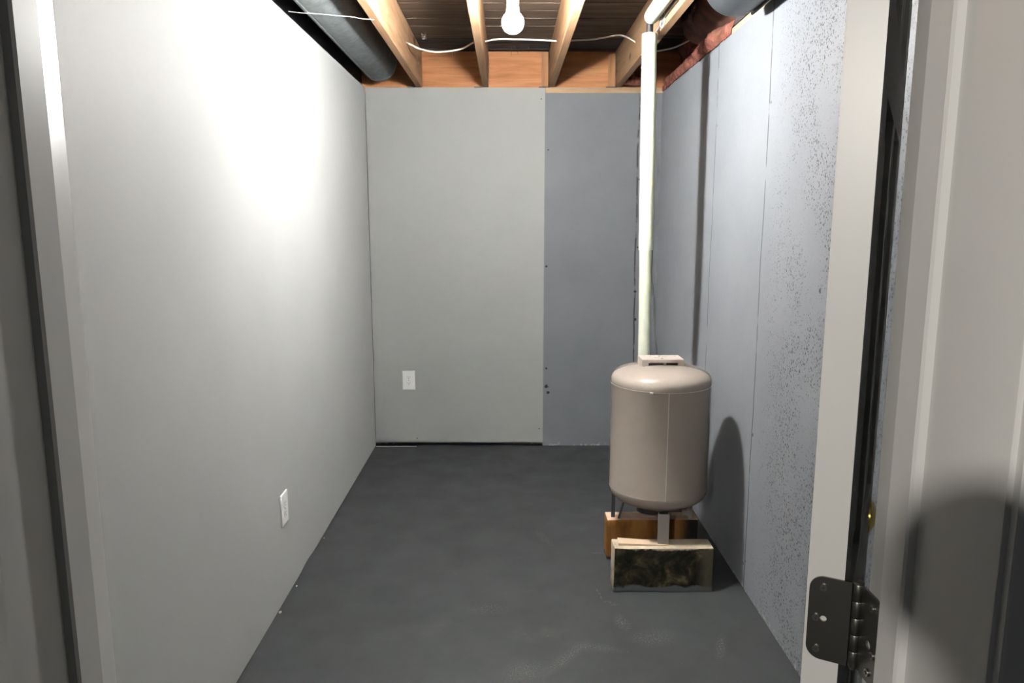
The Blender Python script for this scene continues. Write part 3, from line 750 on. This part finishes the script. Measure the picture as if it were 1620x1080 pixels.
outlet((XL+.0001, 2.7215, .366), R(90), 'white duplex outlet low on the left wall')

# ------------------------------------------------------------------ open door, seen edge-on
aD = R(28.9); P0 = Vector((.3705, .757, 0)); dd = Vector((math.sin(aD), math.cos(aD), 0)); nn = Vector((math.cos(aD), -math.sin(aD), 0))
TD, WD, ZD0, ZD1 = .038, .76, .012, 2.035
door = bpy.data.objects.new('door_1', None); COL.objects.link(door); door.location = P0; door['kind'] = 'structure'; bpy.context.view_layer.update()
def D(u, t, z): return P0+dd*u+nn*t+Vector((0, 0, z))          # u along width, t out of the room-side face
def dbox(bm, u0, u1, t0, t1, z0, z1, bev=0):
    r = bmesh.new(); bx(r, (u0, t0, z0), (u1, t1, z1), bev)
    vs = [bm.verts.new(D(*v.co)) for v in r.verts]; r.verts.index_update()
    for f in r.faces: bm.faces.new([vs[v.index] for v in f.verts])
    r.free()
pan = [(.115, .345), (.415, .645)]; rows_ = [(.235, .80), (.975, 1.60), (1.705, 1.915)]
bm = bmesh.new()
us = [0, .115, .345, .415, .645, WD]; zs = [ZD0, .235, .80, .975, 1.60, 1.705, 1.915, ZD1]
for i in range(5):
    for j in range(7):
        if i in (1, 3) and j in (1, 3, 5): dbox(bm, us[i], us[i+1], -TD+.011, -.011, zs[j], zs[j+1])
        else: dbox(bm, us[i], us[i+1], -TD, 0, zs[j], zs[j+1])
bmesh.ops.remove_doubles(bm, verts=bm.verts, dist=.0001)
obj('door_slab', bm, M['trim'], door)
for u0, u1 in pan:
    for z0, z1 in rows_:
        for side in (0, 1):
            bm = bmesh.new(); A = []
            for i_, t_ in ((.008, -.011), (.040, -.0065), (.045, -.0065)):
                t2 = t_ if side == 0 else -TD-t_
                A.append([bm.verts.new(D(u, t2, z)) for u, z in ((u0+i_, z0+i_), (u1-i_, z0+i_), (u1-i_, z1-i_), (u0+i_, z1-i_))])
            for a_, b_ in zip(A, A[1:]):
                for k in range(4): bm.faces.new((a_[k], a_[(k+1) % 4], b_[(k+1) % 4], b_[k]))
            bm.faces.new(A[-1]); bmesh.ops.recalc_face_normals(bm, faces=bm.faces)
            if side == 1: bmesh.ops.reverse_faces(bm, faces=bm.faces)
            obj('raised_panel', bm, M['trim'], door)
def on_door(u, t, z, side=1):
    zax = nn*side; xax = Vector((0, 0, 1)); yax = zax.cross(xax)
    m_ = Matrix((xax, yax, zax)).transposed().to_4x4(); m_.translation = D(u, t, z); return m_
bm = bmesh.new(); lathe(bm, [(0, 0), (.0325, 0), (.0325, .003), (.028, .006), (.014, .012), (.008, .014), (0, .0145)], seg=32); bmesh.ops.transform(bm, matrix=on_door(.70, 0, .892), verts=bm.verts)
ros = obj('lock_rosette', bm, M['brass'], door, True); ros['label'] = 'brass lock rosette on the door face'

# hinge
PIN = Vector((.3825, .7495, 0)); HZ0, HZ1 = .974, 1.073
hinge = thing('door_hinge', (PIN.x, PIN.y, HZ0), 'satin nickel butt hinge joining the white door edge and jamb', 'hinge')
def leaf_shape(w, h, rad, holes, th=.0022, seg=10):
    """flat leaf in local u (0..w) / v (0..h), rounded on the far side, with drilled-looking holes made as real openings via triangle fill"""
    bm = bmesh.new(); out = [(0, 0)]
    for k in range(seg+1):
        an = -math.pi/2+math.pi/2*k/seg; out.append((w-rad+rad*math.cos(an), rad+rad*math.sin(an)))
    for k in range(seg+1):
        an = math.pi/2*k/seg; out.append((w-rad+rad*math.cos(an), h-rad+rad*math.sin(an)))
    out.append((0, h))
    loops = [out]
    for cx, cy, r in holes: loops.append([(cx+r*math.cos(2*math.pi*k/18), cy+r*math.sin(2*math.pi*k/18)) for k in range(18)])
    es = []
    for lp in loops:
        vs = [bm.verts.new((u, v, 0)) for u, v in lp]
        for i in range(len(vs)): es.append(bm.edges.new((vs[i], vs[(i+1) % len(vs)])))
    bmesh.ops.triangle_fill(bm, edges=es, use_beauty=True)
    r = bmesh.ops.extrude_face_region(bm, geom=list(bm.faces)); bmesh.ops.translate(bm, vec=(0, 0, th), verts=[v for v in r['geom'] if isinstance(v, bmesh.types.BMVert)])
    bmesh.ops.recalc_face_normals(bm, faces=bm.faces); return bm
HH = HZ1-HZ0
def place(bm, org, ux, out_):
    """ux: leaf's width direction, out_: outward normal; local v = world z"""
    m_ = Matrix((ux, Vector((0, 0, 1)), out_)).transposed().to_4x4(); m_.translation = org
    bmesh.ops.transform(bm, matrix=m_, verts=bm.verts); bmesh.ops.recalc_face_normals(bm, faces=bm.faces); return bm
uxd = -nn; outd = -dd                                         # door leaf lies on the door's hinge edge
orgd = Vector((PIN.x, PIN.y, HZ0))+uxd*.003+(-dd)*(-.0002)
# distance of pin from the edge plane
off = (PIN-P0).dot(-dd); orgd = Vector((P0.x, P0.y, HZ0)) - uxd*.008 + outd*.0006
holed = [(.031, HH*.12+.004, .0028)]
LW = .042
obj('hinge_leaf', place(leaf_shape(LW+.001, HH, .0155, [(.0265, HH*.50, .0035)]), orgd, uxd, outd), M['nickel'], hinge)
def screw(org, ux, out_, u, v, name='screw'):
    bm = bmesh.new(); lathe(bm, [(0, .0002), (.0040, .0002), (.0042, .0012), (.0040, .0018), (.0012, .0018), (.0011, .0010), (0, .0010)], seg=20)
    s = obj(name, place(bm, org+ux*u+Vector((0, 0, v))+out_*.0022, ux, out_), M['nickel_hi'], hinge, True)
    bm = bmesh.new(); bx(bm, (-.0026, -.0004, .0018), (.0026, .0004, .0022)); bx(bm, (-.0004, -.0026, .0018), (.0004, .0026, .0022))
    obj('screw_slot', place(bm, org+ux*u+Vector((0, 0, v))+out_*.0022, ux, out_), M['slot'], s)
screw(orgd, uxd, outd, .0285, HH*.875); screw(orgd, uxd, outd, .0345, HH*.50); screw(orgd, uxd, outd, .0320, HH*.125)
uxj = Vector((0, -1, 0)); outj = Vector((-1, 0, 0)); orgj = Vector((JR-.0004, PIN.y+.001, HZ0))
obj('hinge_leaf', place(leaf_shape(LW+.002, HH, .010, [(.0265, HH*.42, .0048)]), orgj, uxj, outj), M['nickel'], hinge)
screw(orgj, uxj, outj, .030, HH*.86); screw(orgj, uxj, outj, .037, HH*.36); screw(orgj, uxj, outj, .030, HH*.12)
for i in range(5):
    z0 = HZ0+HH*i/5+.0004; z1 = HZ0+HH*(i+1)/5-.0004
    bm = bmesh.new(); lathe(bm, [(0, z0), (.0052, z0), (.0056, z0+.0006), (.0056, z1-.0006), (.0052, z1), (0, z1)], (PIN.x, PIN.y, 0), 24); obj('knuckle', bm, M['nickel'], hinge, True)
bm = bmesh.new(); lathe(bm, [(0, HZ0-.003), (.003, HZ0-.003), (.0045, HZ0), (.0035, HZ0+.001), (.0035, HZ1), (.0058, HZ1), (.0062, HZ1+.0015), (.004, HZ1+.003), (0, HZ1+.0033)], (PIN.x, PIN.y, 0), 24)
obj('hinge_pin', bm, M['nickel_hi'], hinge, True)

# ------------------------------------------------------------------ small stuff
bm = bmesh.new(); tube(bm, spline([(-.846, 3.02, 2.262), (-.80, 3.04, 2.262), (-.74, 3.06, 2.264), (-.67, 3.08, 2.262), (-.62, 3.11, 2.266), (-.585, 3.14, 2.266), (-.540, 3.16, 2.268)], 8), .0013, 6)
tag(obj('white_string', bm, M['thread'], None, True), 'thin white string stretched under the long duct to the first joist', 'string')
def web(c, n_, size, label, seed):
    rnd = random.Random(seed); bm = bmesh.new()
    for q in range(n_):
        p = [Vector(c)+Vector((rnd.uniform(-size, size), rnd.uniform(-size, size)*.5, rnd.uniform(-size, size))) for _ in range(3)]
        tube(bm, spline(p, 4), .0007, 4)
    return tag(obj('cobweb', bm, M['web']), label, 'cobweb')
web((-.46, 4.28, 2.468), 9, .018, 'small dusty cobweb tuft under the subfloor right of the first joist', 1)
bm = bmesh.new(); tube(bm, spline([(-.566, 3.9, 2.36), (-.575, 3.9, 2.33), (-.59, 3.9, 2.295), (-.597, 3.9, 2.28)], 5), .0009, 4); tube(bm, spline([(-.564, 3.9, 2.345), (-.570, 3.9, 2.33), (-.566, 3.9, 2.30)], 5), .0007, 4)
tag(obj('cobweb', bm, M['web']), 'hanging cobweb strands on the left side of the first joist', 'cobweb')
bm = bmesh.new(); tube(bm, spline([(-.31, 4.40, 2.43), (-.315, 4.41, 2.40), (-.308, 4.41, 2.375)], 5), .0009, 4); tube(bm, spline([(-.31, 4.40, 2.42), (-.30, 4.41, 2.40), (-.305, 4.41, 2.385)], 5), .0006, 4)
tag(obj('cobweb', bm, M['web']), 'short cobweb hanging in front of the left rim board', 'cobweb')
chips = [(-.862, 2.595, .0, .006, 'white paint chip at the foot of the left wall, lowest of the three'),
         (-.858, 2.80, .0, .004, 'white paint chip at the foot of the left wall, middle one'),
         (-.860, 3.26, .0, .0035, 'white paint chip at the foot of the left wall, farthest one')]
for x, yy, z, s, lb in chips:
    bm = bmesh.new(); bmesh.ops.create_icosphere(bm, subdivisions=2, radius=s); lumpy(bm, s*.3, 90, x); bmesh.ops.scale(bm, vec=(1, 1.6, .6), verts=bm.verts)
    bmesh.ops.translate(bm, vec=(x, yy, s*.6), verts=bm.verts); tag(obj('paint_chip', bm, M['plastic']), lb, 'debris')

# the photographer's own camera on its tripod, behind the lens position: it shades the right jamb
tp = thing('camera_tripod', (0, -.16, 0), 'black camera on a tripod in the hallway', 'tripod')
bm = bmesh.new(); bx(bm, (-.075, -.20, 1.41), (.075, -.12, 1.505), .01); bx(bm, (-.03, -.19, 1.50), (.03, -.12, 1.54), .008); cyl(bm, (0, -.125, 1.4626), (0, -.018, 1.4626), .046, .048, 32)
obj('camera_body', bm, M['black'], tp, True)
bm = bmesh.new(); cyl(bm, (0, -.16, .9), (0, -.16, 1.41), .016, seg=14); obj('centre_column', bm, M['black'], tp, True)
for k in range(3):
    an = R(-90+120*k); bm = bmesh.new(); cyl(bm, (.02*math.cos(an), -.16+.02*math.sin(an), 1.15), (.42*math.cos(an)*.8, -.16+.42*math.sin(an)*.8, .0), .014, .011, 12); obj('leg', bm, M['black'], tp, True)
